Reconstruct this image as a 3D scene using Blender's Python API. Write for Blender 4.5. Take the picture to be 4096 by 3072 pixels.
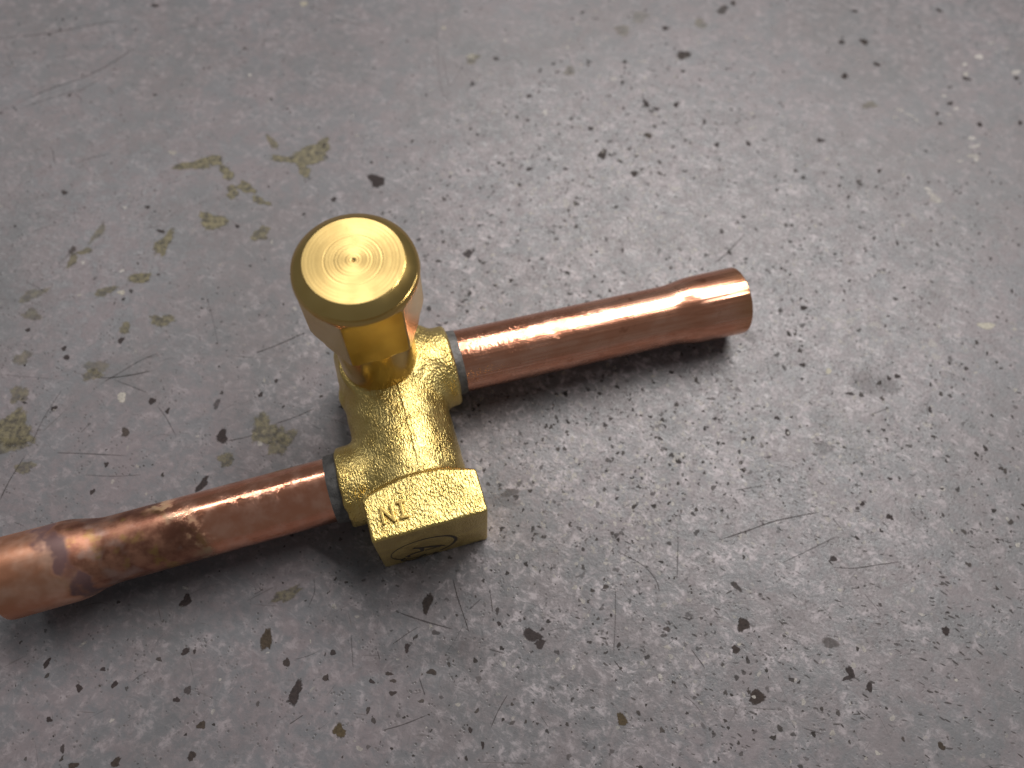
import bpy, bmesh, math, random
import numpy as np
from mathutils import Matrix, Vector

for o in list(bpy.data.objects): bpy.data.objects.remove(o)
scene = bpy.context.scene
C = scene.collection
MM = 0.001

# ------------------------------------------------------------------ camera
F = 3215.0; CX, CY = 2048.0, 1536.0          # focal length and centre in photo pixels
H = 164.5                                     # lens height above the floor, mm
def cam_ray(p): return np.array([(p[0]-CX)/F, -(p[1]-CY)/F, -1.0])
up = -cam_ray((1940.0, 3000.0)); up /= np.linalg.norm(up)
ax = np.array([1.0, 0, 0]) - up*up[0]; ax /= np.linalg.norm(ax)
ay = np.cross(up, ax)
RW = np.stack([ax, ay, up])
cam_d = bpy.data.cameras.new('camera'); cam = bpy.data.objects.new('camera', cam_d); C.objects.link(cam)
M = Matrix([[*RW[i], 0] for i in range(3)] + [[0, 0, 0, 1]])
M.translation = Vector((0, 0, H*MM)); cam.matrix_world = M
cam_d.sensor_width = 36; cam_d.lens = F/4096*36
cam_d.clip_start = 0.005; cam_d.clip_end = 20
cam_d.dof.use_dof = True; cam_d.dof.focus_distance = 0.150; cam_d.dof.aperture_fstop = 12
scene.camera = cam

# ------------------------------------------------------------------ world, lamps, exposure
w = bpy.data.worlds.new('World'); scene.world = w; w.use_nodes = True
bg = w.node_tree.nodes['Background']
bg.inputs[0].default_value = (0.95, 0.97, 1.0, 1); bg.inputs[1].default_value = 0.14

def area(name, loc, target, sx, sy, power, col):
    d = bpy.data.lights.new(name, 'AREA'); d.shape = 'RECTANGLE'; d.size = sx; d.size_y = sy
    d.energy = power; d.color = col
    o = bpy.data.objects.new(name, d); C.objects.link(o); o.location = loc
    v = Vector(target)-Vector(loc); o.rotation_euler = v.to_track_quat('-Z', 'Y').to_euler()
    return o
# long ceiling fitting beyond the top edge of the picture
for dy in (-0.27, 0.27):                    # its two tubes
    area('ceiling_lamp', (0.55, 1.02+dy*0.85, 1.72-dy*0.5), (0.03, 0.08, 0), 1.5, 0.05, 23, (1.0, 0.96, 0.93))
# a second, weaker fitting further left
area('ceiling_lamp', (-1.05, 1.30, 1.75), (0.0, 0.08, 0), 0.9, 0.08, 7, (1.0, 0.97, 0.95))

scene.render.engine = 'CYCLES'
scene.cycles.max_bounces = 8; scene.cycles.transparent_max_bounces = 16
scene.view_settings.view_transform = 'Standard'; scene.view_settings.look = 'None'
scene.view_settings.exposure = 0.0; scene.view_settings.gamma = 1.0
scene.view_settings.use_curve_mapping = False

# ------------------------------------------------------------------ photo pixel -> place
def at(p, z=0.0):
    d = RW @ cam_ray(p); t = (z-H)/d[2]
    return np.array([0, 0, H])+t*d
TH = math.radians(16.4)
EX = np.array([math.cos(TH), math.sin(TH), 0]); EY = np.array([-math.sin(TH), math.cos(TH), 0])
ORG = np.array([-10.32, 36.64, 0.0])          # foot of the valve, mm
def on_end_face(p):                           # point of the valve's flat end, in valve coordinates
    d = RW @ cam_ray(p); o = np.array([0, 0, H])
    t = ((ORG-o) @ EY)/(d @ EY); q = o+t*d
    return (q-ORG) @ EX, q[2]
def valve_xy(p, z):
    q = at(p, z)-ORG
    return q @ EX, q @ EY

# ------------------------------------------------------------------ node helpers
class NT:
    def __init__(s, name):
        s.m = bpy.data.materials.new(name); s.m.use_nodes = True
        s.t = s.m.node_tree; s.t.nodes.clear()
        s.out = s.n('ShaderNodeOutputMaterial')
    def n(s, typ, **kw):
        nd = s.t.nodes.new(typ)
        for k, v in kw.items(): setattr(nd, k, v)
        return nd
    def l(s, a, b): s.t.links.new(a, b)
    def set(s, sock, v):
        if hasattr(v, 'is_output'): s.l(v, sock)
        else: sock.default_value = v
    def coord(s, which='Object'): return s.n('ShaderNodeTexCoord').outputs[which]
    def mapping(s, vec, scale=(1, 1, 1), rot=(0, 0, 0), loc=(0, 0, 0)):
        m = s.n('ShaderNodeMapping'); s.l(vec, m.inputs[0])
        m.inputs['Scale'].default_value = scale; m.inputs['Rotation'].default_value = rot; m.inputs['Location'].default_value = loc
        return m.outputs[0]
    def noise(s, vec, scale, detail=3, rough=0.55, dist=0.0):
        nd = s.n('ShaderNodeTexNoise'); s.l(vec, nd.inputs['Vector'])
        nd.inputs['Scale'].default_value = scale; nd.inputs['Detail'].default_value = detail
        nd.inputs['Roughness'].default_value = rough; nd.inputs['Distortion'].default_value = dist
        return nd.outputs['Fac']
    def voro(s, vec, scale, feature='F1', out='Distance', rnd=1.0):
        nd = s.n('ShaderNodeTexVoronoi'); nd.feature = feature; s.l(vec, nd.inputs['Vector'])
        nd.inputs['Scale'].default_value = scale; nd.inputs['Randomness'].default_value = rnd
        return nd.outputs[out]
    def math(s, op, a, b=0.0, c=0.0):
        nd = s.n('ShaderNodeMath', operation=op)
        s.set(nd.inputs[0], a); s.set(nd.inputs[1], b); s.set(nd.inputs[2], c)
        return nd.outputs[0]
    def rng(s, v, a, b, c=0.0, d=1.0, smooth=True):
        nd = s.n('ShaderNodeMapRange'); nd.interpolation_type = 'SMOOTHSTEP' if smooth else 'LINEAR'
        s.set(nd.inputs[0], v)
        for i, x in enumerate((a, b, c, d)): nd.inputs[1+i].default_value = x
        return nd.outputs[0]
    def mix(s, f, a, b, blend='MIX'):
        nd = s.n('ShaderNodeMix', data_type='RGBA', blend_type=blend)
        s.set(nd.inputs[0], f)
        s.set(nd.inputs[6], a if hasattr(a, 'is_output') else (*a, 1)); s.set(nd.inputs[7], b if hasattr(b, 'is_output') else (*b, 1))
        return nd.outputs[2]
    def attr(s, name):
        nd = s.n('ShaderNodeAttribute'); nd.attribute_name = name
        return nd.outputs['Fac']
    def bump(s, h, dist, strength=1.0, normal=None):
        nd = s.n('ShaderNodeBump'); s.l(h, nd.inputs['Height'])
        nd.inputs['Distance'].default_value = dist; nd.inputs['Strength'].default_value = strength
        if normal is not None: s.l(normal, nd.inputs['Normal'])
        return nd.outputs[0]
    def bsdf(s, color, rough, metal=0.0, normal=None, **kw):
        b = s.n('ShaderNodeBsdfPrincipled')
        s.set(b.inputs['Base Color'], color if hasattr(color, 'is_output') else (*color, 1))
        s.set(b.inputs['Roughness'], rough); b.inputs['Metallic'].default_value = metal
        if normal is not None: s.l(normal, b.inputs['Normal'])
        for k, v in kw.items(): s.set(b.inputs[k], v)
        return b
    def finish(s, sh): s.l(sh, s.out.inputs[0]); return s.m

# ------------------------------------------------------------------ materials
def mat_floor():
    t = NT('worn_grey_floor'); co = t.coord()
    big = t.noise(co, 110, 4, 0.65, 0.6); mid = t.noise(co, 520, 5, 0.65, 0.5); fine = t.noise(co, 1700, 3, 0.6)
    sep = t.n('ShaderNodeSeparateXYZ'); t.l(co, sep.inputs[0])
    dx = t.math('DIVIDE', t.math('SUBTRACT', sep.outputs[0], 0.040), 0.075); dy = t.math('DIVIDE', t.math('SUBTRACT', sep.outputs[1], 0.085), 0.080)
    worn = t.rng(t.math('ADD', t.math('ADD', t.math('MULTIPLY', dx, dx), t.math('MULTIPLY', dy, dy)), t.math('MULTIPLY', big, 1.6)), 2.6, 0.7)   # foot-worn area
    tint = t.rng(t.math('ADD', t.math('MULTIPLY', big, 0.62), t.math('MULTIPLY', mid, 0.38)), 0.40, 0.60)
    col = t.mix(tint, (0.134, 0.134, 0.143), (0.166, 0.142, 0.149))
    grime = t.rng(t.noise(t.mapping(co, loc=(.8, .2, 0)), 26, 4, 0.6, 0.5), 0.35, 0.66)
    col = t.mix(t.math('MULTIPLY', grime, 0.38), col, (0.085, 0.083, 0.082))
    k = t.rng(worn, 0, 1, 0.26, 1.0, False)
    pm = t.rng(t.noise(t.mapping(co, loc=(.6, .9, 0)), 165, 5, 0.65, 0.9), 0.43, 0.60)          # cloudy scuffing
    rub = t.noise(t.mapping(t.mapping(co, rot=(0, 0, 0.5)), (300, 900, 1)), 1.0, 4, 0.65, 0.6)
    pl = t.math('MAXIMUM', t.rng(mid, 0.48, 0.66), t.math('MULTIPLY', t.rng(rub, 0.52, 0.68), 0.9))
    col = t.mix(t.math('MULTIPLY', t.math('MULTIPLY', pm, 0.35), k), col, (0.242, 0.218, 0.226))
    col = t.mix(t.math('MULTIPLY', t.math('MULTIPLY', pl, t.rng(pm, 0, 1, 0.18, 0.95, False)), k), col, (0.44, 0.395, 0.410))
    dm = t.rng(t.noise(t.mapping(co, loc=(3.1, 1.4, 0)), 120, 4, 0.6, 0.8), 0.40, 0.62, 0.2, 1.0)
    col = t.mix(t.math('MULTIPLY', t.math('MULTIPLY', t.rng(fine, 0.50, 0.66), 0.85), t.math('MULTIPLY', k, dm)), col, (0.075, 0.067, 0.066))
    m2 = t.noise(t.mapping(co, loc=(1.7, .3, 0)), 800, 4, 0.6)
    col = t.mix(t.math('MULTIPLY', t.rng(m2, 0.58, 0.68), 0.35), col, (0.10, 0.088, 0.085))
    # pinholes
    vd = t.voro(t.mapping(co, loc=(.37, .11, 0)), 1000)
    msk = t.math('MULTIPLY', t.rng(vd, 0.30, 0.14), t.rng(t.noise(co, 190, 3), 0.46, 0.60))
    col = t.mix(t.math('MULTIPLY', msk, 0.6), col, (0.05, 0.043, 0.04))
    # fine hair scratches, several directions
    h = None
    for i, (ang, sc) in enumerate(((0.35, 60), (-0.5, 75), (1.2, 66), (2.2, 80), (0.05, 50))):
        v = t.mapping(t.mapping(co, rot=(0, 0, ang)), (sc*0.8, sc*26, 1), loc=(i*3.1, i, 0))
        q = t.math('MULTIPLY', t.rng(t.noise(v, 1.0, 2, 0.5, 0.35), 0.67, 0.75), t.rng(t.noise(co, 125+17*i, 2), 0.48, 0.6))
        h = q if h is None else t.math('MAXIMUM', h, q)
    col = t.mix(t.math('MULTIPLY', h, 0.52), col, (0.07, 0.06, 0.058))
    hgt = t.math('ADD', t.math('MULTIPLY', fine, 0.6), t.math('MULTIPLY', mid, 1.0))
    hgt = t.math('MULTIPLY', hgt, t.rng(worn, 0, 1, 0.45, 1.0, False))
    hgt = t.math('ADD', hgt, t.math('MULTIPLY', h, -0.12))
    hgt = t.math('ADD', hgt, t.math('MULTIPLY', msk, -0.4))
    nrm = t.bump(hgt, 0.00009, 0.9)
    rough = t.rng(t.math('ADD', t.math('MULTIPLY', mid, 0.6), t.math('MULTIPLY', fine, 0.4)), 0.35, 0.65, 0.30, 0.53)
    b = t.bsdf(col, rough, 0, nrm)
    return t.finish(b.outputs[0])

def mat_mark(name, c0, c1, rough=0.55, lo=0.18, hi=0.36, nscale=2600, namp=0.55, spec=0.2):
    """wear on the floor: edges broken up by noise"""
    t = NT(name); co = t.coord()
    fade = t.attr('fade'); tone = t.attr('tone'); alpha = t.attr('alpha')
    n = t.noise(co, nscale, 3, 0.6)
    e = t.math('ADD', fade, t.math('MULTIPLY', t.math('SUBTRACT', n, 0.5), namp))
    fac = t.math('MULTIPLY', t.rng(e, lo, hi), alpha)
    n2 = t.noise(co, 1700, 4, 0.65)
    col = t.mix(tone, c0, c1)
    col = t.mix(t.rng(n2, 0.3, 0.75), t.mix(1.0, col, (0.55, 0.55, 0.55), 'MULTIPLY'), col)
    nr = t.bump(n2, 0.0001, 0.6)
    b = t.bsdf(col, rough, 0, nr); b.inputs['Specular IOR Level'].default_value = spec
    tr = t.n('ShaderNodeBsdfTransparent'); mx = t.n('ShaderNodeMixShader')
    t.l(fac, mx.inputs[0]); t.l(tr.outputs[0], mx.inputs[1]); t.l(b.outputs[0], mx.inputs[2])
    return t.finish(mx.outputs[0])

def mat_patch():
    """olive worn-through patches, mottled pale and dark"""
    t = NT('worn_olive'); co = t.coord()
    fade = t.attr('fade'); alpha = t.attr('alpha')
    n = t.noise(co, 900, 4, 0.65); e = t.math('ADD', fade, t.math('MULTIPLY', t.math('SUBTRACT', n, 0.5), 1.7))
    fac = t.math('MULTIPLY', t.rng(e, 0.12, 0.62), alpha)
    g = t.noise(t.mapping(co, loc=(2, 1, 0)), 750, 5, 0.7)
    col = t.mix(t.rng(g, 0.36, 0.62), (0.05, 0.042, 0.025), (0.21, 0.18, 0.095))
    col = t.mix(t.rng(g, 0.62, 0.75), col, (0.42, 0.38, 0.27))
    b = t.bsdf(col, 0.5, 0, t.bump(g, 0.00008, 0.6))
    tr = t.n('ShaderNodeBsdfTransparent'); mx = t.n('ShaderNodeMixShader')
    t.l(fac, mx.inputs[0]); t.l(tr.outputs[0], mx.inputs[1]); t.l(b.outputs[0], mx.inputs[2])
    return t.finish(mx.outputs[0])

def mat_forged():
    t = NT('forged_brass'); co = t.coord()
    st = t.mapping(co, (1, 0.55, 1))
    a = t.noise(st, 3300, 2, 0.5, 0.3); b_ = t.voro(st, 2800, 'SMOOTH_F1'); c = t.noise(co, 6200, 2, 0.5)
    h = t.math('ADD', t.math('MULTIPLY', a, 1.0), t.math('MULTIPLY', b_, 0.7)); h = t.math('ADD', h, t.math('MULTIPLY', c, 0.12))
    patch = t.rng(t.noise(co, 150, 3), 0.33, 0.67, 0.45, 1.15)
    nb = t.bump(t.math('MULTIPLY', h, patch), 0.00023, 1.0)
    var = t.noise(co, 260, 4, 0.6)
    col = t.mix(t.rng(var, 0.3, 0.75), (0.67, 0.49, 0.16), (0.77, 0.61, 0.24))
    dirt = t.rng(t.noise(t.mapping(co, loc=(5, 2, 1)), 900, 3), 0.70, 0.76)
    col = t.mix(t.math('MULTIPLY', dirt, 0.6), col, (0.2, 0.11, 0.04))
    b = t.bsdf(col, t.rng(var, 0.3, 0.7, 0.30, 0.40), 1.0, nb)
    return t.finish(b.outputs[0])

def mat_machined(name, face=False):
    t = NT(name); co = t.coord()
    sm = t.noise(t.mapping(co, (400, 400, 60)), 1.0, 3)
    col = t.mix(t.rng(t.noise(co, 120, 2), 0.3, 0.7), (0.67, 0.45, 0.145), (0.74, 0.53, 0.195))
    if face:
        b = t.bsdf((0.58, 0.42, 0.165), t.rng(t.noise(co, 330, 3), 0.3, 0.7, 0.42, 0.54), 1.0, t.bump(t.noise(co, 2500, 3), 0.00002, 0.4))
        b.inputs['Anisotropic'].default_value = 0.5
        tg = t.n('ShaderNodeTangent', direction_type='RADIAL', axis='Z'); t.l(tg.outputs[0], b.inputs['Tangent'])
    else:
        n = t.bump(sm, 0.00001, 0.5)
        b = t.bsdf(col, t.rng(t.noise(co, 250, 2), 0.3, 0.7, 0.20, 0.27), 1.0, n)
    return t.finish(b.outputs[0])

def mat_copper_clean():
    t = NT('bright_copper'); co = t.coord()
    ln = t.noise(t.mapping(co, (11, 1500, 1500)), 1.0, 2, 0.5)        # drawn lines along the tube
    ln2 = t.noise(t.mapping(co, (60, 700, 700)), 1.0, 3, 0.6)
    ch = t.noise(t.mapping(co, (1, 0.4, 0.4)), 1900, 3, 0.6, 0.5)   # sanding chatter across it, near the valve
    sep = t.n('ShaderNodeSeparateXYZ'); t.l(co, sep.inputs[0])
    near = t.math('MULTIPLY', t.rng(sep.outputs[0], 0.046, 0.020), t.rng(t.noise(co, 160, 2), 0.35, 0.6, 0.35, 1.0))
    h = t.math('ADD', t.math('MULTIPLY', ln, 1.0), t.math('MULTIPLY', ln2, 0.3))
    h = t.math('ADD', h, t.math('MULTIPLY', t.math('MULTIPLY', ch, near), 2.0))
    n = t.bump(h, 0.00009, 0.9)
    v = t.noise(t.mapping(co, (.5, 1, 1)), 210, 4, 0.6)
    col = t.mix(t.rng(v, 0.35, 0.68), (0.80, 0.36, 0.22), (0.90, 0.50, 0.35))
    col = t.mix(t.math('MULTIPLY', t.rng(t.noise(t.mapping(co, loc=(3, 0, 0)), 420, 3), 0.62, 0.72), 0.5), col, (0.36, 0.12, 0.055))
    # warmer tint where the end has been swaged out
    sw = t.math('MULTIPLY', t.rng(sep.outputs[0], 0.058, 0.066), t.rng(sep.outputs[0], 0.074, 0.068))
    col = t.mix(t.math('MULTIPLY', sw, 0.5), col, (0.60, 0.30, 0.10))
    stk = t.rng(t.noise(t.mapping(co, (22, 1900, 1900), loc=(2, 5, 1)), 1.0, 2), 0.42, 0.62)
    col = t.mix(t.math('MULTIPLY', stk, 0.35), col, (0.50, 0.19, 0.10))
    b = t.bsdf(col, t.math('ADD', t.rng(v, 0.3, 0.7, 0.15, 0.22), t.math('MULTIPLY', stk, 0.08)), 1.0, n)
    return t.finish(b.outputs[0])

def mat_copper_heated():
    """copper browned by the torch: local +X runs away from the valve"""
    t = NT('torched_copper'); co = t.coord()
    sep = t.n('ShaderNodeSeparateXYZ'); t.l(co, sep.inputs[0])
    w1 = t.noise(co, 130, 3, 0.55); w2 = t.noise(co, 330, 3, 0.55); w3 = t.noise(t.mapping(co, loc=(4, 2, 7)), 180, 3, 0.55)
    d = t.math('ADD', sep.outputs[0], t.math('MULTIPLY', t.math('SUBTRACT', w1, 0.5), 0.012))
    slant = t.math('ADD', d, t.math('MULTIPLY', sep.outputs[1], 0.5))
    ln = t.noise(t.mapping(co, (11, 1400, 1400)), 1.0, 2, 0.5)
    clean = t.mix(t.rng(w2, 0.35, 0.7), (0.76, 0.33, 0.20), (0.86, 0.45, 0.31))
    brown = t.mix(t.rng(w2, 0.30, 0.72), (0.24, 0.105, 0.07), (0.46, 0.23, 0.15))
    brown = t.mix(t.math('MULTIPLY', t.rng(w3, 0.5, 0.7), 0.8), brown, (0.44, 0.30, 0.25))
    brown = t.mix(t.math('MULTIPLY', t.rng(t.noise(t.mapping(co, loc=(9, 1, 3)), 230, 3), 0.54, 0.68), 0.55), brown, (0.42, 0.28, 0.09))
    pink = t.mix(t.rng(w1, 0.38, 0.66), (0.58, 0.27, 0.16), (0.78, 0.48, 0.35))
    heat = t.rng(slant, 0.0255, 0.0295); far = t.rng(slant, 0.046, 0.054)
    col = t.mix(heat, clean, brown); col = t.mix(far, col, pink)
    # flux residue at the edge of the brazed zone
    res = t.math('MULTIPLY', t.math('MULTIPLY', t.rng(slant, 0.0245, 0.0265), t.rng(slant, 0.031, 0.0285)), t.rng(w2, 0.47, 0.60))
    col = t.mix(t.math('MULTIPLY', res, 0.6), col, (0.28, 0.23, 0.12))
    # dark scorched ring where the socket starts
    ring = t.math('MULTIPLY', t.rng(slant, 0.0468, 0.0484), t.rng(slant, 0.0522, 0.0506))
    ring = t.math('MULTIPLY', ring, t.rng(w3, 0.22, 0.45))
    col = t.mix(t.math('MULTIPLY', ring, 0.9), col, (0.10, 0.055, 0.06))
    rough = t.math('ADD', t.rng(slant, 0.024, 0.034, 0.18, 0.42), t.math('MULTIPLY', t.rng(w2, 0.4, 0.7), 0.07))
    metal = t.math('SUBTRACT', 1.0, t.math('MULTIPLY', t.math('MAXIMUM', res, ring), 0.7))
    ch = t.noise(t.mapping(co, (1, 0.5, 0.5)), 1700, 3, 0.6, 0.5)
    chm = t.math('MULTIPLY', t.rng(t.noise(t.mapping(co, loc=(1, 6, 2)), 240, 3), 0.5, 0.66), t.rng(slant, 0.034, 0.028))
    hh = t.math('ADD', t.math('MULTIPLY', ln, 0.5), t.math('MULTIPLY', w2, 0.8))
    hh = t.math('ADD', hh, t.math('MULTIPLY', t.math('MULTIPLY', ch, chm), 4.0))
    b = t.bsdf(col, rough, 1.0, t.bump(hh, 0.00004, 0.5))
    t.l(metal, b.inputs['Metallic'])
    return t.finish(b.outputs[0])

def mat_plain(name, col, rough, metal, nscale=1800, nd=0.00005, var=0.25):
    t = NT(name); co = t.coord(); n = t.noise(co, nscale, 3)
    c2 = tuple(x*(1-var) for x in col)
    b = t.bsdf(t.mix(t.rng(t.noise(co, 500, 3), 0.35, 0.65), c2, col), rough, metal, t.bump(n, nd, 0.6))
    return t.finish(b.outputs[0])

MAT = dict(floor=mat_floor(),
           chip=mat_mark('dark_chips', (0.050, 0.037, 0.035), (0.10, 0.072, 0.035), rough=0.7, namp=1.0, lo=0.12, hi=0.62),
           speck=mat_mark('small_specks', (0.04, 0.033, 0.03), (0.09, 0.075, 0.068), lo=0.05, hi=0.75),
           scratch=mat_mark('scratch_lines', (0.048, 0.038, 0.036), (0.09, 0.075, 0.072), lo=0.15, hi=0.6, namp=0.9, nscale=1800),
           pale=mat_mark('pale_chips', (0.62, 0.58, 0.54), (0.55, 0.50, 0.36), rough=0.4, lo=0.12, hi=0.5, spec=0.5),
           patch=mat_patch(), forged=mat_forged(), machined=mat_machined('machined_brass'),
           face=mat_machined('turned_brass_face', True), copper=mat_copper_clean(), heated=mat_copper_heated(),
           solder=mat_plain('dull_solder', (0.15, 0.145, 0.14), 0.55, 0.35, 900, 0.0004, 0.4),
           letter=mat_plain('rubbed_brass', (0.66, 0.47, 0.15), 0.34, 1.0, 2200, 0.00006, 0.15),
           ink=mat_plain('black_stamp_ink', (0.055, 0.040, 0.022), 0.5, 0.0))

# ------------------------------------------------------------------ object helpers
def link(name, me, mat, parent=None, smooth=None):
    me.materials.append(mat)
    if smooth is not None:
        me.shade_smooth()
        if smooth < 180: me.set_sharp_from_angle(angle=math.radians(smooth))
    o = bpy.data.objects.new(name, me); C.objects.link(o)
    if parent: o.parent = parent
    return o
def mesh(name, v, f):
    me = bpy.data.meshes.new(name); me.from_pydata([tuple(x) for x in v], [], f); me.update(); return me

def surface_net(fn, lo, hi, h):
    """mesh of fn(x, y, z) = 0, all in mm"""
    lo = np.array(lo, float); hi = np.array(hi, float)
    n = np.ceil((hi-lo)/h).astype(int)+1
    gx, gy, gz = (lo[i]+h*np.arange(n[i]) for i in range(3))
    D = np.empty(n, np.float32)
    for i, x in enumerate(gx):
        D[i] = fn(np.full((n[1], n[2]), x), gy[:, None]+0*gz[None, :], gz[None, :]+0*gy[:, None])
    S = D < 0
    cnt = sum(S[a:n[0]-1+a, b:n[1]-1+b, c:n[2]-1+c].astype(np.int8) for a in (0, 1) for b in (0, 1) for c in (0, 1))
    act = (cnt > 0) & (cnt < 8)
    idx = np.full(act.shape, -1, np.int64); ii = np.argwhere(act); idx[act] = np.arange(len(ii))
    acc = np.zeros((len(ii), 3)); wt = np.zeros(len(ii))
    cor = [(a, b, c) for a in (0, 1) for b in (0, 1) for c in (0, 1)]
    for p in range(8):
        for q in range(p+1, 8):
            dif = np.array(cor[q])-np.array(cor[p])
            if abs(dif).sum() != 1: continue
            a = D[tuple((ii+cor[p]).T)]; b = D[tuple((ii+cor[q]).T)]
            m = (a < 0) != (b < 0); t = np.where(m, a/np.where(a == b, 1, a-b), 0)
            acc += m[:, None]*(np.array(cor[p])+t[:, None]*dif); wt += m
    V = lo+h*(ii+acc/wt[:, None])
    e = 1e-3
    for _ in range(3):
        x, y, z = V.T; d = fn(x, y, z)
        g = np.stack([fn(x+e, y, z)-d, fn(x, y+e, z)-d, fn(x, y, z+e)-d], 1)/e
        V = V-np.clip(d, -h, h)[:, None]*g/np.maximum((g*g).sum(1), 0.2)[:, None]*0.8
    F_ = []
    for axis in range(3):
        sl0 = [slice(None)]*3; sl1 = [slice(None)]*3; sl0[axis] = slice(0, -1); sl1[axis] = slice(1, None)
        s0 = S[tuple(sl0)]; s1 = S[tuple(sl1)]
        e1, e2 = [(1, 2), (2, 0), (0, 1)][axis]
        c = np.argwhere(s0 != s1)
        c = c[(c[:, e1] > 0) & (c[:, e2] > 0) & (c[:, e1] < n[e1]-1) & (c[:, e2] < n[e2]-1)]
        flip = s1[tuple(c.T)]
        u = np.zeros(3, int); u[e1] = 1; v = np.zeros(3, int); v[e2] = 1
        q = np.stack([idx[tuple((c-u-v).T)], idx[tuple((c-v).T)], idx[tuple(c.T)], idx[tuple((c-u).T)]], 1)
        q[flip] = q[flip][:, ::-1]
        F_.append(q)
    F_ = np.concatenate(F_)
    return V, F_
def net_mesh(name, fn, lo, hi, h):
    V, Q = surface_net(fn, lo, hi, h)
    me = bpy.data.meshes.new(name)
    me.vertices.add(len(V)); me.vertices.foreach_set('co', (V*MM).astype(np.float32).ravel())
    me.loops.add(Q.size); me.loops.foreach_set('vertex_index', Q.astype(np.int32).ravel())
    me.polygons.add(len(Q)); me.polygons.foreach_set('loop_start', np.arange(0, Q.size, 4, dtype=np.int32))
    me.update(calc_edges=True); me.validate()
    return me

def lathe(name, prof, n=96, axis='X', closed=False):
    """turn (position, radius) pairs round an axis; mm in, metres out"""
    v = []; f = []
    for (p, r) in prof:
        for k in range(n):
            a = 2*math.pi*k/n
            v.append((p*MM, r*math.cos(a)*MM, r*math.sin(a)*MM) if axis == 'X' else (r*math.cos(a)*MM, r*math.sin(a)*MM, p*MM))
    m = len(prof)
    for i in range(m if closed else m-1):
        j = (i+1) % m
        for k in range(n):
            l_ = (k+1) % n
            f.append((i*n+k, i*n+l_, j*n+l_, j*n+k))
    me = mesh(name, v, f)
    bm = bmesh.new(); bm.from_mesh(me); bmesh.ops.recalc_face_normals(bm, faces=bm.faces); bm.to_mesh(me); bm.free()
    return me

# ------------------------------------------------------------------ the floor and its wear
S_ = 0.7
nf = 8
me = mesh('floor', [((i/nf-.5)*2*S_, (j/nf-.5)*2*S_+0.1, 0) for j in range(nf+1) for i in range(nf+1)],
          [(j*(nf+1)+i, j*(nf+1)+i+1, (j+1)*(nf+1)+i+1, (j+1)*(nf+1)+i) for j in range(nf) for i in range(nf)])
floor = link('floor', me, MAT['floor']); floor['kind'] = 'structure'
floor['label'] = 'worn grey shop floor with dark chips and scratches'

rnd = random.Random(11)
class Marks:
    def __init__(s): s.v = []; s.f = []; s.fade = []; s.tone = []; s.alpha = []
    def _add(s, p, fade, tone, alpha): s.v.append((p[0]*MM, p[1]*MM, p[2]*MM)); s.fade.append(fade); s.tone.append(tone); s.alpha.append(alpha)
    def blob(s, c, rx, ry, ang=0, tone=0.0, alpha=1.0, jag=0.28, n=14):
        z = rnd.uniform(0.012, 0.05); b = len(s.v); k1, k2 = rnd.uniform(0, 6.3), rnd.uniform(0, 6.3)
        rr = [1+jag*(0.6*math.sin(2*2*math.pi*i/n+k1)+0.5*math.sin(3*2*math.pi*i/n+k2)+rnd.uniform(-.6, .6)) for i in range(n)]
        s._add((c[0], c[1], z), 1.0, tone, alpha)
        for q, fd in ((0.72, 0.8), (1.18, 0.0)):
            for i in range(n):
                a = 2*math.pi*i/n; x = rx*q*rr[i]*math.cos(a); y = ry*q*rr[i]*math.sin(a)
                s._add((c[0]+x*math.cos(ang)-y*math.sin(ang), c[1]+x*math.sin(ang)+y*math.cos(ang), z), fd, tone, alpha)
        for i in range(n):
            j = (i+1) % n
            s.f.append((b, b+1+i, b+1+j)); s.f.append((b+1+i, b+1+n+i, b+1+n+j, b+1+j))
    def line(s, pts, wid, tone=0.0, alpha=0.8, taper=True):
        P = [np.array(p[:2], float) for p in pts]
        fine = []
        for i in range(len(P)-1):                      # Catmull-Rom
            p0 = P[max(i-1, 0)]; p1 = P[i]; p2 = P[i+1]; p3 = P[min(i+2, len(P)-1)]
            for k in range(6):
                t = k/6
                fine.append(0.5*((2*p1)+(-p0+p2)*t+(2*p0-5*p1+4*p2-p3)*t*t+(-p0+3*p1-3*p2+p3)*t**3))
        fine.append(P[-1]); z = rnd.uniform(0.012, 0.05); b = len(s.v); m = len(fine)
        for i, p in enumerate(fine):
            d = fine[min(i+1, m-1)]-fine[max(i-1, 0)]; d = d/(np.linalg.norm(d)+1e-9); nn = np.array([-d[1], d[0]])
            u = i/(m-1); e = min(1, 5*u+.15, 5*(1-u)+.15) if taper else 1
            ww = wid*(0.75+0.5*rnd.random())*(0.4+.6*e)
            for o_, fd in ((-1, 0), (0, 1), (1, 0)):
                q = p+nn*ww*o_; s._add((q[0], q[1], z), fd*(0.45+.55*e), tone, alpha)
        for i in range(m-1):
            for o_ in (0, 1):
                a = b+i*3+o_; s.f.append((a, a+3, a+4, a+1))
    def build(s, name, mat, label):
        me = mesh(name, s.v, s.f)
        for nm, dat in (('fade', s.fade), ('tone', s.tone), ('alpha', s.alpha)):
            at_ = me.attributes.new(nm, 'FLOAT', 'POINT'); at_.data.foreach_set('value', np.array(dat, np.float32))
        o = link(name, me, mat, floor); o['kind'] = 'stuff'; o['label'] = label
        return o
def px(r): return r/19.0                               # photo pixels to mm on the floor, near enough

chips = Marks()
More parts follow.
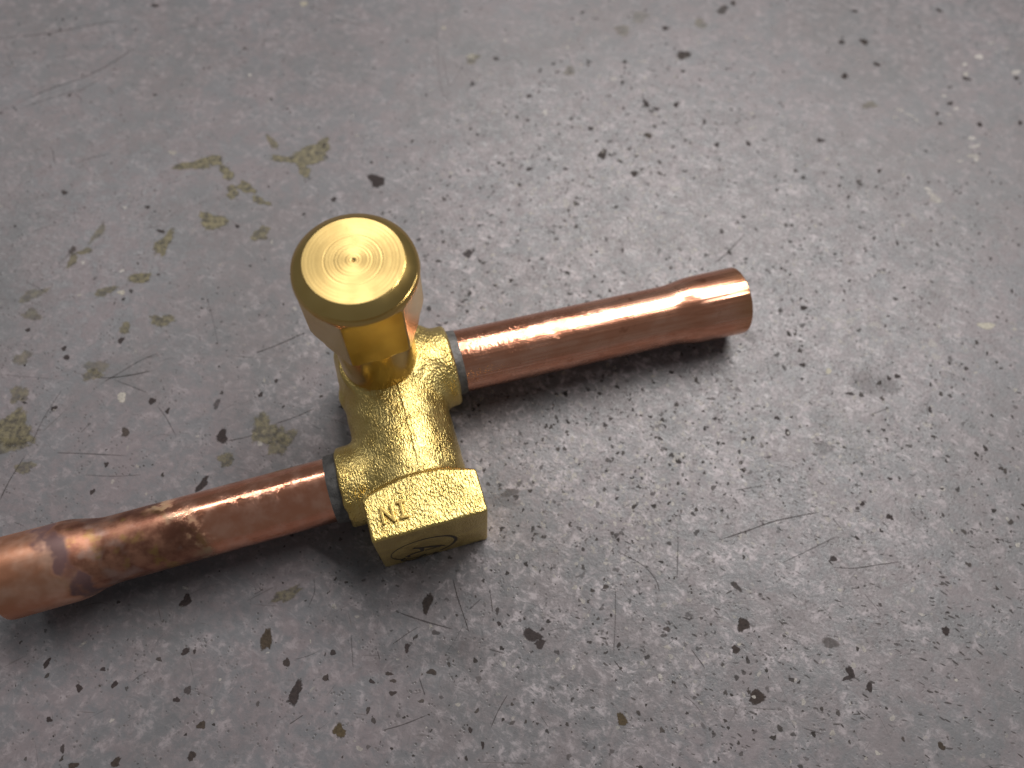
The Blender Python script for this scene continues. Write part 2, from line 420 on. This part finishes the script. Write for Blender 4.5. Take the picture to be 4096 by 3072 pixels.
# x, y, rx, ry, angle, tone (olive), alpha
CH = [(1506,722,44,32,-10,0,.95),(889,1743,27,30,0,0,.95),(808,1938,36,17,60,0,.9),(744,2404,24,25,0,0,.95),(1066,2556,23,46,5,.5,.95),
 (1181,2772,26,46,-10,0,.95),(1357,2922,26,24,0,1,.9),(1709,2413,20,42,-8,.1,.9),(2130,2540,38,26,-25,0,.9),(2160,2575,20,20,0,0,.8),
 (2972,2500,27,25,0,.1,.95),(2942,2598,19,15,20,.1,.95),(3027,2788,33,28,0,.1,1),(2488,2880,24,22,0,.9,.95),(3783,2524,20,18,0,0,.95),
 (3403,2690,14,28,30,0,.9),(3390,2712,22,9,20,0,.8),(3478,2747,13,18,0,0,.9),(3553,2066,11,11,0,0,.85),(3332,2236,17,11,30,0,.85),(2668,2517,14,11,0,.2,.7),
 (3766,2985,17,14,0,.4,.9),(2945,2345,14,28,40,.1,.7),(3322,2571,34,22,10,.3,.45),(2661,113,16,15,0,.1,.9),(2733,222,34,30,0,.2,.8),(2890,40,34,24,40,.2,.6),
 (2932,12,16,14,0,.1,.9),(2594,542,18,14,0,.5,.8),(2411,616,18,34,-30,.1,.9),(2536,694,21,15,0,.1,.9),(2867,579,13,13,0,0,.9),(2992,574,13,14,0,0,.9),
 (2705,419,14,15,0,0,.9),(2583,412,12,26,10,0,.85),(2624,435,16,11,-20,0,.8),(2117,384,14,12,0,0,.9),(2117,676,14,11,0,0,.8),(2261,676,11,10,0,0,.8),(2363,514,12,14,0,0,.8),
 (2817,486,10,18,0,.1,.6),(3378,305,17,18,0,0,1),(3456,167,28,15,-45,.1,.9),(3366,169,18,12,0,0,.85),(3507,257,19,14,-40,.1,.85),(3866,315,22,11,-20,0,.9),(3757,42,17,12,-30,0,.85),
 (3419,44,14,12,0,0,.8),(3919,498,15,14,0,0,.95),(4081,491,14,13,0,0,.9),(3801,414,18,11,0,0,.8),(3283,562,18,14,0,0,.8),(3748,454,11,11,0,0,.8),(3762,495,11,11,0,0,.75),(4065,312,16,10,0,0,.85),
 (502,1729,20,19,0,.35,.7),(608,1605,13,19,-20,0,.85),(216,1634,15,12,0,0,.9),(267,1429,12,14,0,0,.85),(256,1394,12,10,0,0,.85),(485,1361,11,21,-40,0,.85),(112,1320,13,8,25,0,.9),
 (370,1967,10,13,0,0,.85),(426,1858,11,10,30,0,.85),(670,1644,10,13,0,0,.85),(1043,1579,11,11,0,0,.85),(1105,1523,9,9,0,0,.85),(867,1617,13,24,-20,0,.5),(494,1197,10,7,0,0,.8),
 (187,2653,11,22,-35,0,.95),(317,2753,15,14,0,0,.95),(458,2737,11,16,-25,0,.9),(412,2677,10,9,0,0,.8),(741,2607,20,12,20,0,.9),(778,2605,8,8,0,0,.8),(706,2799,15,10,-30,0,.9),(806,2901,17,17,0,.3,.9),
 (768,3022,18,17,0,.1,.9),(463,3049,22,17,20,.2,.9),(294,3063,20,14,10,.2,.9),(197,2878,13,10,0,0,.9),(250,2996,11,14,0,0,.7),(752,2760,14,18,0,.1,.6),
 (1147,2651,13,19,20,.1,.85),(1304,2711,11,17,-25,.1,.8),(1332,2610,14,10,0,0,.8),(1728,2688,20,12,5,.2,.8),(1570,2772,15,10,-10,.1,.8),(1989,2443,9,14,0,.1,.6),(1996,2494,11,9,0,0,.8),
 (1473,2841,8,15,-25,.2,.7),(1487,2725,13,8,-40,0,.8),(1628,2591,12,17,0,0,.9),(1742,2531,16,12,0,0,.5),(1556,2695,17,7,0,.1,.8),(1573,2723,12,8,0,.2,.7),(1881,2920,9,11,0,0,.8),(1931,2980,7,13,15,0,.9),
 (1335,798,14,12,0,0,.8),(1870,1015,24,20,-30,0,.75),(2040,1970,34,20,10,.4,.35),(2420,1700,12,10,0,0,.7),(3215,1232,16,13,20,0,.95),(3210,1460,13,11,0,0,.9),(3590,1505,13,13,0,0,.9),(3555,1512,10,10,0,0,.8),
 (3400,1575,26,7,0,0,.75),(3720,1640,9,16,0,0,.8),(3150,1730,14,16,0,0,.85),(2975,1880,11,10,0,0,.9),(3560,1915,14,6,0,0,.8),(3450,2015,11,10,0,0,.9),(3565,2070,12,10,-30,0,.9),(3108,1672,12,10,0,0,.85),
 (620,380,10,10,0,0,.5),(620,22,22,10,0,0,.8),(258,770,16,12,0,.1,.8),(590,828,13,9,0,0,.75),(950,905,12,9,0,0,.75),(645,925,20,9,-20,0,.8),(290,1000,14,22,0,.2,.6),(1985,235,18,10,0,.1,.7),(1890,335,10,18,0,0,.6)]
for x, y, rx, ry, a, tn, al in CH:
    d = 1+0.12*(1536-y)/1536
    chips.blob(at((x, y)), px(rx)*d*.95, px(ry)*d, math.radians(a), tn, al*.86)
chips.build('dark_chips', MAT['chip'], 'dark brown chips worn into the grey floor')

specks = Marks()
def zone(x, y):                                        # worn, speckled area to the right of and beyond the valve
    return math.exp(-(((x-42)/62)**2+((y-85)/75)**2))
CL = [(rnd.uniform(-190, 200), rnd.uniform(-40, 260), rnd.uniform(3, 12)) for _ in range(230)]
def clump(x, y):                                       # specks gather in uneven clusters
    return min(1.0, sum(math.exp(-((x-a)**2+(y-b)**2)/(2*r*r)) for a, b, r in CL))
n_ = 0
while n_ < 5600:
    x, y = rnd.uniform(-190, 200), rnd.uniform(-40, 260)
    if rnd.random() > (0.13+0.87*zone(x, y))*(.12+.88*clump(x, y)): continue
    n_ += 1
    r = rnd.choice((.16, .19, .22, .26, .3, .36, .5))*rnd.uniform(.7, 1.1)*(1 if zone(x, y) < .2 else 1.25)
    st = rnd.uniform(.6, 1.0)
    specks.blob((x, y), r, r*st, rnd.uniform(0, 3.14), rnd.random()**1.5, .2+.75*rnd.random()**1.2, 0.45, 8)
for _ in range(520):                                   # slanting dashes towards the right foreground
    x = rnd.gauss(85, 32); y = rnd.gauss(22, 26); L_ = rnd.uniform(.25, .8)
    specks.blob((x, y), L_, rnd.uniform(.11, .22), math.radians(rnd.gauss(-24, 16)), rnd.random(), rnd.uniform(.25, .65), .2, 8)
SMUDGE = [(3490,1535,80,55,-10,.3,.22),(2010,2000,60,30,0,.4,.2),(1640,2620,150,60,10,.1,.18),(3300,1790,40,20,0,.2,.3),(2980,1330,30,40,30,.0,.3),(1890,2600,60,80,20,.1,.12)]
for x, y, rx, ry, a, tn, al in SMUDGE: specks.blob(at((x, y)), px(rx)*1.2, px(ry)*1.2, math.radians(a), tn, al*.6, .3, 16)
specks.build('dark_specks', MAT['speck'], 'small dark specks scattered over the floor')

pale = Marks()
PL = [(3915,227,18,17,0,0,1),(3859,257,12,11,0,0,.95),(4063,289,26,14,10,0,.85),(3864,296,15,10,0,.2,.85),(3776,384,13,8,15,0,.8),(3824,435,13,8,20,0,.9),(3796,458,9,8,0,0,.7),(3887,553,17,11,15,0,.95),
 (3900,585,34,7,22,0,.75),(3893,625,26,14,0,.2,.6),(3905,640,14,8,20,0,.8),(3840,645,16,7,0,0,.7),(3711,757,20,9,-20,0,.85),(3741,795,27,24,-30,.2,.55),(3722,775,18,8,-30,0,.75),(3755,805,16,10,30,0,.7),
 (3600,440,16,14,0,0,.5),(3640,460,22,8,-35,0,.6),(3665,480,14,7,-50,0,.6),(3580,470,16,10,0,.1,.4),(3965,173,22,7,35,0,.5),(3945,1303,32,15,-5,.7,.95),(3315,1484,13,11,0,.9,.9),(487,1590,18,18,0,.3,.85),
 (1000,300,9,8,0,0,.9),(3730,1375,22,14,-50,0,.6),(3745,1428,18,14,0,0,.55),(3500,1298,26,12,0,0,.45),(3320,1280,22,10,-30,0,.5),(3400,1285,20,12,20,0,.5),(3710,1700,20,10,-20,0,.6),(3770,1955,12,9,0,0,.8),(4070,2180,9,8,0,.2,.9),
 (2265,815,16,20,0,0,.6),(2180,450,13,14,0,0,.8),(2455,315,16,12,20,0,.7),(2570,245,22,10,0,0,.45),(2650,600,14,9,0,0,.6),(2700,755,20,12,0,0,.7),(1775,112,12,10,0,.6,.7),(1885,225,22,16,0,.6,.55),(1215,15,22,14,-10,.8,.75),
 (1180,1235,9,8,0,0,.6),(485,1170,14,11,0,.5,.8),(500,830,9,6,0,0,.85),(690,610,22,9,-15,.4,.6),(332,1050,10,6,0,0,.9),(488,1083,10,7,0,0,.85),(820,2195,7,7,0,0,.6),(1040,1773,10,10,0,0,.8)]
for x, y, rx, ry, a, tn, al in PL:
    pale.blob(at((x, y)), px(rx)*1.1, px(ry)*1.15, math.radians(a), tn, al*.8)
n_ = 0
while n_ < 1300:
    x, y = rnd.uniform(-190, 200), rnd.uniform(-40, 260)
    if rnd.random() > 0.05+0.95*zone(x, y): continue
    n_ += 1
    r = rnd.uniform(.2, .65)
    pale.blob((x, y), r, r*rnd.uniform(.4, .9), rnd.uniform(0, 3.14), rnd.random()*.3, rnd.uniform(.15, .6), .35, 8)
for cx_, cy_, sg, num in ((2500,640,6,60),(2650,950,7,70),(2350,1000,6,50),(2150,760,5,40),(2300,1850,5,60),(2600,2000,6,80),(3000,1750,7,80),(2700,1780,6,70),(3300,1900,6,60),(2450,2120,5,60),(2900,1500,5,40),(3500,1330,4,40),(3350,1280,3,25),(3740,1420,3,20),(2750,2700,4,30),(3450,1720,5,40),(2200,1950,4,40)):
    c0 = at((cx_, cy_))
    for _ in range(num):
        r = rnd.uniform(.18, .6)
        pale.blob((c0[0]+rnd.gauss(0, sg), c0[1]+rnd.gauss(0, sg)), r, r*rnd.uniform(.3, .9), rnd.uniform(0, 3.14), rnd.random()*.2, rnd.uniform(.15, .65), .4, 8)
pale.build('pale_chips', MAT['pale'], 'pale chips and flecks in the floor')

patch = Marks()
PT = [(780,660,70,30,12,.95),(860,640,45,22,0,.85),(905,690,26,40,40,.9),(985,750,46,20,-40,.95),(930,770,30,30,0,.8),(1045,805,45,16,-15,.8),(1240,620,85,42,28,1),(1290,580,40,30,30,.9),(1140,638,80,15,-12,.9),(1215,680,35,22,-40,.95),
 (1088,570,14,44,30,.7),(851,885,52,44,0,1),(654,976,30,52,-10,.9),(1044,936,38,30,0,.75),(562,1112,40,26,20,.9),(340,1005,26,16,10,.7),(395,930,14,50,-15,.5),(650,1283,36,28,0,.7),(500,1312,22,20,0,.7),(55,1715,80,60,30,.75),(30,1780,60,30,0,.5),
 (1058,1720,46,56,-20,.75),(1120,1770,40,44,0,.7),(1150,1750,30,26,0,.6),(905,1836,36,20,15,.65),(420,1165,40,20,10,.6),(370,1500,30,26,0,.5),(75,1580,30,40,0,.5),(290,1040,20,30,0,.7),(100,1870,40,20,0,.5),(90,1430,36,22,0,.4),(130,1180,50,26,30,.4),
 (2280,285,30,26,0,.35),(2490,120,40,30,0,.35),(2560,70,50,30,20,.25),(1890,235,34,24,10,.5),(2800,95,34,26,20,.4),(3480,420,30,22,0,.45),(1150,2380,46,20,35,.6),(130,1260,36,24,0,.4),(380,1470,40,30,0,.35),(3440,1490,70,48,0,.0)]
for x, y, rx, ry, a, al in PT:
    if al: patch.blob(at((x, y)), px(rx)*1.15, px(ry)*1.2, math.radians(a), 0, al*.85, .35, 16)
patch.build('worn_patches', MAT['patch'], 'olive patches where the floor coating has worn through')

scr = Marks()
def crop(ox, oy, k, pts): return [(ox+x*k, oy+y*k) for x, y in pts]
A = lambda *p: crop(0, 0, .463, p); B = lambda *p: crop(0, 1100, .5877, p); D_ = lambda *p: crop(1024, 2304, .463, p); E_ = lambda *p: crop(2400, 1900, .678, p)
LN = [(A((150,890),(400,780),(640,700),(850,610),(1050,490),(1210,385)),.20,.75),(A((0,330),(330,300),(620,250),(860,205),(1050,180)),.32,.4),(A((150,950),(440,845),(700,770),(930,650)),.16,.55),
 (A((1540,245),(1740,220),(1980,190)),.3,.3),(A((600,790),(700,850),(690,900)),.15,.6),(A((480,497),(560,490),(630,455)),.14,.6),(A((40,380),(90,520),(140,600)),.12,.5),(A((690,325),(760,295),(850,280)),.2,.4),(A((105,915),(150,960)),.2,.8),
 (A((690,1400),(800,1360),(960,1335)),.2,.4),(A((455,1290),(475,1420)),.15,.55),(A((930,745),(990,815)),.15,.5),
 (B((640,690),(740,700),(900,680),(1040,650)),.22,.75),(B((680,745),(840,650),(960,580),(1080,530)),.17,.6),(B((770,710),(900,760),(1000,800)),.16,.55),(B((1540,1130),(1690,1100),(1760,1060)),.17,.7),(B((1740,530),(1880,480),(2080,390)),.2,.8),
 (B((0,1530),(70,1390),(170,1230)),.18,.7),(B((210,1160),(300,970),(430,770)),.16,.5),(B((390,1210),(560,1215),(850,1230)),.18,.55),(B((1070,890),(1130,970),(1200,1100)),.15,.55),(B((1400,120),(1450,310),(1490,500)),.13,.35),(B((550,1075),(620,1000)),.13,.5),
 (B((1880,1010),(2000,970),(2140,910)),.22,.6),(B((0,680),(160,690),(370,710)),.12,.35),(B((580,1360),(760,1370),(960,1360)),.18,.4),(B((180,50),(230,70),(330,130)),.14,.4),
 (D_((1220,310),(1420,380),(1700,460)),.2,.7),(D_((1700,20),(1740,180),(1790,330),(1840,480)),.15,.85),(D_((1090,1335),(1280,1280),(1480,1200)),.16,.6),(D_((2170,1030),(2090,1170),(2030,1310)),.16,.6),(D_((500,20),(505,140),(450,270)),.14,.45),
 (D_((2025,150),(2045,310)),.14,.7),(D_((1840,290),(1940,200)),.2,.5),(D_((290,1280),(410,1200)),.18,.55),(D_((1410,880),(1460,1030)),.18,.6),(D_((1180,590),(1290,510),(1400,440)),.15,.5),(D_((340,720),(450,690),(540,650)),.12,.4),(D_((2010,630),(2150,670)),.18,.6),(D_((820,500),(840,800)),.12,.45),(D_((1050,650),(1070,720)),.14,.6),
 (E_((700,385),(880,325),(1040,270),(1290,220)),.2,.75),(E_((1070,520),(1240,440),(1400,360)),.18,.5),(E_((1380,545),(1500,550),(1640,530),(1780,510)),.17,.65),(E_((100,450),(250,530),(330,620),(350,690)),.17,.65),(E_((90,640),(90,850),(80,1060)),.15,.45),(E_((460,370),(455,610)),.2,.45),
 (E_((800,90),(950,65)),.17,.5),(E_((1370,250),(1440,340)),.17,.5),(E_((540,1030),(620,1140)),.14,.75),(E_((80,1090),(140,1170)),.14,.75),(E_((1190,1490),(1320,1530)),.16,.5),(E_((1530,1390),(1600,1440)),.18,.6),(E_((1660,820),(1560,700)),.14,.4),
 ([(2857,1055),(2910,1010),(2978,940)],.22,.7),([(1740,0),(1760,330),(1810,410)],.2,.25),([(1770,220),(1800,340),(1850,260)],.2,.3),([(1230,10),(1360,80),(1500,105)],.26,.25),([(3480,1660),(3560,1630)],.18,.6)]
for pts, wd, al in LN: scr.line([at(p) for p in pts], wd, rnd.random()*.4, al*.72)
for _ in range(520):
    x, y = rnd.uniform(-190, 200), rnd.uniform(-40, 260); L_ = rnd.choice((1, 1.5, 2, 3, 4, 7))*rnd.uniform(.6, 1.3); a = rnd.choice((rnd.gauss(.35, .3), rnd.gauss(-.5, .3), rnd.uniform(0, 3.14)))
    cv = rnd.gauss(0, .25)
    pts = [np.array([x, y])]
    for k in range(3):
        pts.append(pts[-1]+L_/3*np.array([math.cos(a+cv*k), math.sin(a+cv*k)]))
    scr.line(pts, rnd.uniform(.06, .14), rnd.random(), rnd.uniform(.12, .38))
scr.build('scratches', MAT['scratch'], 'thin dark scratches in the floor')

# ------------------------------------------------------------------ the valve
valve = bpy.data.objects.new('service_valve', None); C.objects.link(valve)
valve.empty_display_size = 0.01
valve.location = Vector(ORG*MM); valve.rotation_euler = (0, 0, TH)
valve['label'] = 'brass hex-capped valve with two copper tubes lying on the grey floor'
valve['category'] = 'valve'

W = 21.6; ZC = 10.7
def smin(a, b, k):
    h = np.clip(0.5+0.5*(b-a)/k, 0, 1)
    return b*(1-h)+a*h-k*h*(1-h)
def smax(a, b, k): return -smin(-a, -b, k)
def cyl(u, v, w_, r, w0, w1, rd):
    q = np.sqrt(u*u+v*v)-r+rd; e = np.maximum(w0+rd-w_, w_-w1+rd)
    return np.minimum(np.maximum(q, e), 0)+np.sqrt(np.maximum(q, 0)**2+np.maximum(e, 0)**2)-rd
def box(x, y, z, c, hsz, rd):
    qx, qy, qz = (np.abs(a-b)-h_+rd for a, b, h_ in zip((x, y, z), c, hsz))
    return np.minimum(np.maximum(qx, np.maximum(qy, qz)), 0)+np.sqrt(np.maximum(qx, 0)**2+np.maximum(qy, 0)**2+np.maximum(qz, 0)**2)-rd
NX, NY = -1.5, 36.7                                     # axis of the stem
def body_fn(x, y, z):
    wob = 0.10*np.sin(x*.9+1.3*y*.35)*np.sin(y*.7+z*.8)+0.06*np.sin(1.9*y+.7*z)*np.sin(1.7*x+.4)
    main = cyl(x+.65, z-ZC, y, 10.25, 7.4, 45.2, 2.6)
    br = cyl(y-35.5, z-ZC, x, 8.6, -2, 13.0, 1.0)
    edge = 0.20*np.sin(z*.62+.5)+0.08*np.sin(z*1.7+y*.9)
    bl = cyl(y-15.1, z-ZC, x, 8.0, -14.5+edge, 2, 0.55)
    pad = cyl(x-NX, y-NY, z, 8.4, 8, 19.2, 1.0)
    d = smin(main, br, 2.2); d = smin(d, bl, 2.0); d = smin(d, pad, 1.5)
    # flash nub on the flank
    d = smin(d, np.sqrt(((x+10.6)/.9)**2+((y-33.5)/2.2)**2+((z-ZC-1)/1.6)**2)*.9-.9, 0.7)
    d = d+0.8*wob*0.6
    d = d-0.17*np.exp(-((x-1.0)/.38)**2)*(z > 15)*(y < 30)   # parting line
    blk = box(x, y, z, (0, 5.3, W/2), (10.8, 5.3, W/2), 0.5)
    rho = np.sqrt(x*x+(z-W/2)**2)
    cone = (y-10.55+0.50*(rho-10.8))*0.89
    blk = smax(blk, cone, 0.6)+0.10*wob
    return smin(d, blk, 0.9)
body = link('body', net_mesh('valve_body', body_fn, (-15.6, -0.6, -0.6), (14.2, 46.4, 22.8), 0.24), MAT['forged'], valve, 180)
body['label'] = 'rough forged brass body with a square end'

# raised letters, upside down as seen from the square end
def strokes_fn(segs, r, z0, top):
    def fn(x, y, z):
        d = None
        for (x0, y0), (x1, y1) in segs:
            dx, dy = x1-x0, y1-y0; t = np.clip(((x-x0)*dx+(y-y0)*dy)/(dx*dx+dy*dy), 0, 1)
            q = np.sqrt((x-x0-t*dx)**2+(y-y0-t*dy)**2)-r
            d = q if d is None else np.minimum(d, q)
        return smax(smax(d, z-top, .12), z0-z, .05)
    return fn
LT = lambda *p: [valve_xy(q, W) for q in crop(1450, 1950, .1808, p)]
I_ = LT((835, 335), (915, 660), (780, 345), (880, 325), (860, 680), (985, 650))
N_ = LT((615, 400), (715, 740), (400, 470), (480, 800))
segs = [(I_[0], I_[1]), (I_[2], I_[3]), (I_[4], I_[5]), (N_[0], N_[1]), (N_[2], N_[3]), (N_[2], N_[1])]
allp = np.array(I_+N_); lo = allp.min(0)-.8; hi = allp.max(0)+.8
letters = link('lettering', net_mesh('lettering', strokes_fn(segs, .32, W-.3, W+.6), (lo[0], lo[1], W-.5), (hi[0], hi[1], W+.8), .07), MAT['letter'], body, 180)
letters['label'] = 'raised letters IN on the square end'

# black stamp on the flat end: a ring with characters in it
mv = []; mf = []
def ink(pts, wid):
    P = [np.array(p, float) for p in pts]; b = len(mv); m = len(P); off = 0.02+0.004*(b % 5)
    ws = wid if isinstance(wid, list) else [wid]*m
    for i, p in enumerate(P):
        d = P[min(i+1, m-1)]-P[max(i-1, 0)]; d = d/(np.linalg.norm(d)+1e-9); nn = np.array([-d[1], d[0]])*ws[i]/2
        for q in (p-nn, p+nn): mv.append((q[0]*MM, -off*MM, q[1]*MM))
    for i in range(m-1): mf.append((b+2*i, b+2*i+1, b+2*i+3, b+2*i+2))
K = lambda *p: [on_end_face(q) for q in crop(1540, 2080, .1627, p)]
ca = np.array(K((190, 980), (1755, 560), (975, 780)))
cc = (ca[0]+ca[1])/2; R_ = abs(ca[1][0]-ca[0][0])/2
cc[1] = min(max(ca[2][1], R_+1.2), W-R_-1)
ring = [cc+R_*np.array([math.cos(a), math.sin(a)]) for a in np.linspace(math.radians(-62), math.radians(262), 60)]
ink(ring, [0.62*(0.55+0.45*math.cos(a-0.3))+.12 for a in np.linspace(math.radians(-62), math.radians(262), 60)])
ring = [cc+R_*np.array([math.cos(a), math.sin(a)]) for a in np.linspace(math.radians(200), math.radians(290), 24)]
ink([p*1.0 for p in ring], 0.42)
for st, wd in ((K((690,700),(860,685),(920,710),(905,765),(820,785),(690,825),(560,885)), .85), (K((900,675),(1100,652),(1290,640),(1490,622)), [.6,1.0,1.3,.6]), (K((985,742),(1200,692),(1290,660)), .4),
               (K((520,890),(610,905)), .6), (K((400,1000),(470,945),(500,935)), .7), (K((400,1005),(620,995),(760,960),(860,915),(930,870),(1000,835)), [.7,.65,.65,.9,1.3,.8]), (K((1090,945),(1180,865),(1270,785)), 1.1)):
    ink(st, wd)
stamp = link('stamp', mesh('stamp', mv, mf), MAT['ink'], body)
stamp['label'] = 'black stamped ring with characters on the square end'

# machined neck under the cap
neck = link('neck', lathe('neck', [(16, 0.01), (16, 7.3), (20.4, 7.3), (20.6, 7.55), (35.2, 7.55), (35.6, 7.3), (37, 7.2), (37, .01)], 160, 'Z'), MAT['machined'], body, 35)
neck.location = (NX*MM, NY*MM, 0); neck['label'] = 'polished round brass neck'

# hexagonal cap
NA = 384; HROT = math.radians(3.5)
AF = 9.15
def hexr(a):
    vals = [AF/max(math.cos(a-HROT-math.pi/2-k*math.pi/3), 1e-6) for k in range(6) if math.cos(a-HROT-math.pi/2-k*math.pi/3) > .3]
    p = 160
    return sum(v_**-p for v_ in vals)**(-1/p)
cap_prof = [(36.2, 7.0), (36.2, 9.0), (36.35, 9.25), (36.8, 10.2), (37.2, 10.55), (39, 10.55), (42, 10.55), (46, 10.55)]
cap_prof += [(50+.15*k, 10.55) for k in range(14)]
cap_prof += [(52.15, 10.5), (52.45, 10.36), (52.75, 10.2), (52.82, 10.02), (52.9, 9.96), (52.98, 10.02), (53.06, 10.18), (53.2, 10.26)]
for k in range(12):                                    # rounded shoulder
    a = k/11; cap_prof.append((53.25+1.48*a, 10.28-1.9*a+0.22*math.sin(math.pi*a)))
cap_prof += [(54.76, 8.3), (54.86, 8.25)]
v = []; f = []
for (z, r) in cap_prof:
    e = min(max((z-50.0)/2.1, 0), 1); e = 1-math.sqrt(1-e*e)        # flats run out into the round collar
    for k in range(NA):
        a = 2*math.pi*k/NA; hx = hexr(a); q = min(r, hx+(12-hx)*e); v.append((q*math.cos(a)*MM, q*math.sin(a)*MM, z*MM))
for i in range(len(cap_prof)-1):
    for k in range(NA):
        l_ = (k+1) % NA; f.append((i*NA+k, i*NA+l_, (i+1)*NA+l_, (i+1)*NA+k))
cap = link('cap', mesh('cap', v, f), MAT['machined'], valve, 28)
cap.location = (NX*MM, NY*MM, 0); cap['label'] = 'hexagonal brass cap with a turned top'
# turned top face with real tool rings and a centre pip
fp = [(54.86, 8.25), (54.9, 8.2)]
r = 8.1; g = random.Random(4)
while r > 0.55:
    fp.append((54.9+g.uniform(-.011, .011)*(1.6 if r < 5 else .6), r)); r -= g.uniform(.09, .2)
fp += [(54.9, .5), (54.84, .3), (54.72, .12), (54.66, .015)]
face = link('turned_face', lathe('turned_face', fp, 192, 'Z'), MAT['face'], cap, 180)
face['label'] = 'flat cap top with concentric tool rings'

# copper tubes and their solder collars
def tube_profile(L, r0, r1, a, b, wall=0.8, bead=0.0, start=0.0):
    xs = [start, start+.25]+[start+2+i*2.0 for i in range(int((a-start-2)/2))]
    pr = [(x, r0 if x > start else r0-.2) for x in xs]
    for k in range(13):
        t = k/12; s = t*t*(3-2*t); pr.append((a+(b-a)*t, r0+(r1-r0)*s-bead*math.exp(-((t-.95)/.16)**2)))
    pr += [(b+1.2, r1), (b+4, r1+.02), (L-.5, r1+.06), (L-.12, r1+.02), (L, r1-.15), (L, r1-wall+.1), (L-.15, r1-wall)]
    pr += [(b+.3, r1-wall), (a, r0-wall), (start, r0-wall)]
    return pr
def place(o, p0, p1):
    d = Vector(p1)-Vector(p0); o.location = Vector(p0)*MM
    o.rotation_euler = d.to_track_quat('X', 'Z').to_euler()
tr = link('copper_tube', lathe('bright_tube', tube_profile(64.6, 6.65, 7.5, 47.0, 54.8, bead=.03, start=-3), 128), MAT['copper'], valve, 40)
place(tr, (14.3, 35.9, ZC), (78.9, 34.9, ZC-1.9)); tr['label'] = 'bright copper tube with a swaged end'
tl = link('copper_tube', lathe('heated_tube', tube_profile(61.3, 6.35, 7.7, 41.5, 49.5, start=-2.6), 128), MAT['heated'], valve, 40)
place(tl, (-16.8, 15.45, ZC), (-79.0, 15.0, ZC)); tl['label'] = 'copper tube with brown torch stains and a widened end'
for x0, x1, y in ((12.4, 14.75, 35.85), (-14.0, -16.95, 15.4)):
    s = 1 if x1 > x0 else -1; L_ = abs(x1-x0)
    c = link('solder_collar', lathe('solder_collar', [(0, 7.1), (L_*.35, 6.95), (L_*.8, 6.82), (L_, 6.72), (L_, 5.6), (0, 5.6)], 96, 'X', True), MAT['solder'], valve, 50)
    c.location = (x0*MM, y*MM, ZC*MM); c.rotation_euler = (0, 0, 0 if s > 0 else math.pi)
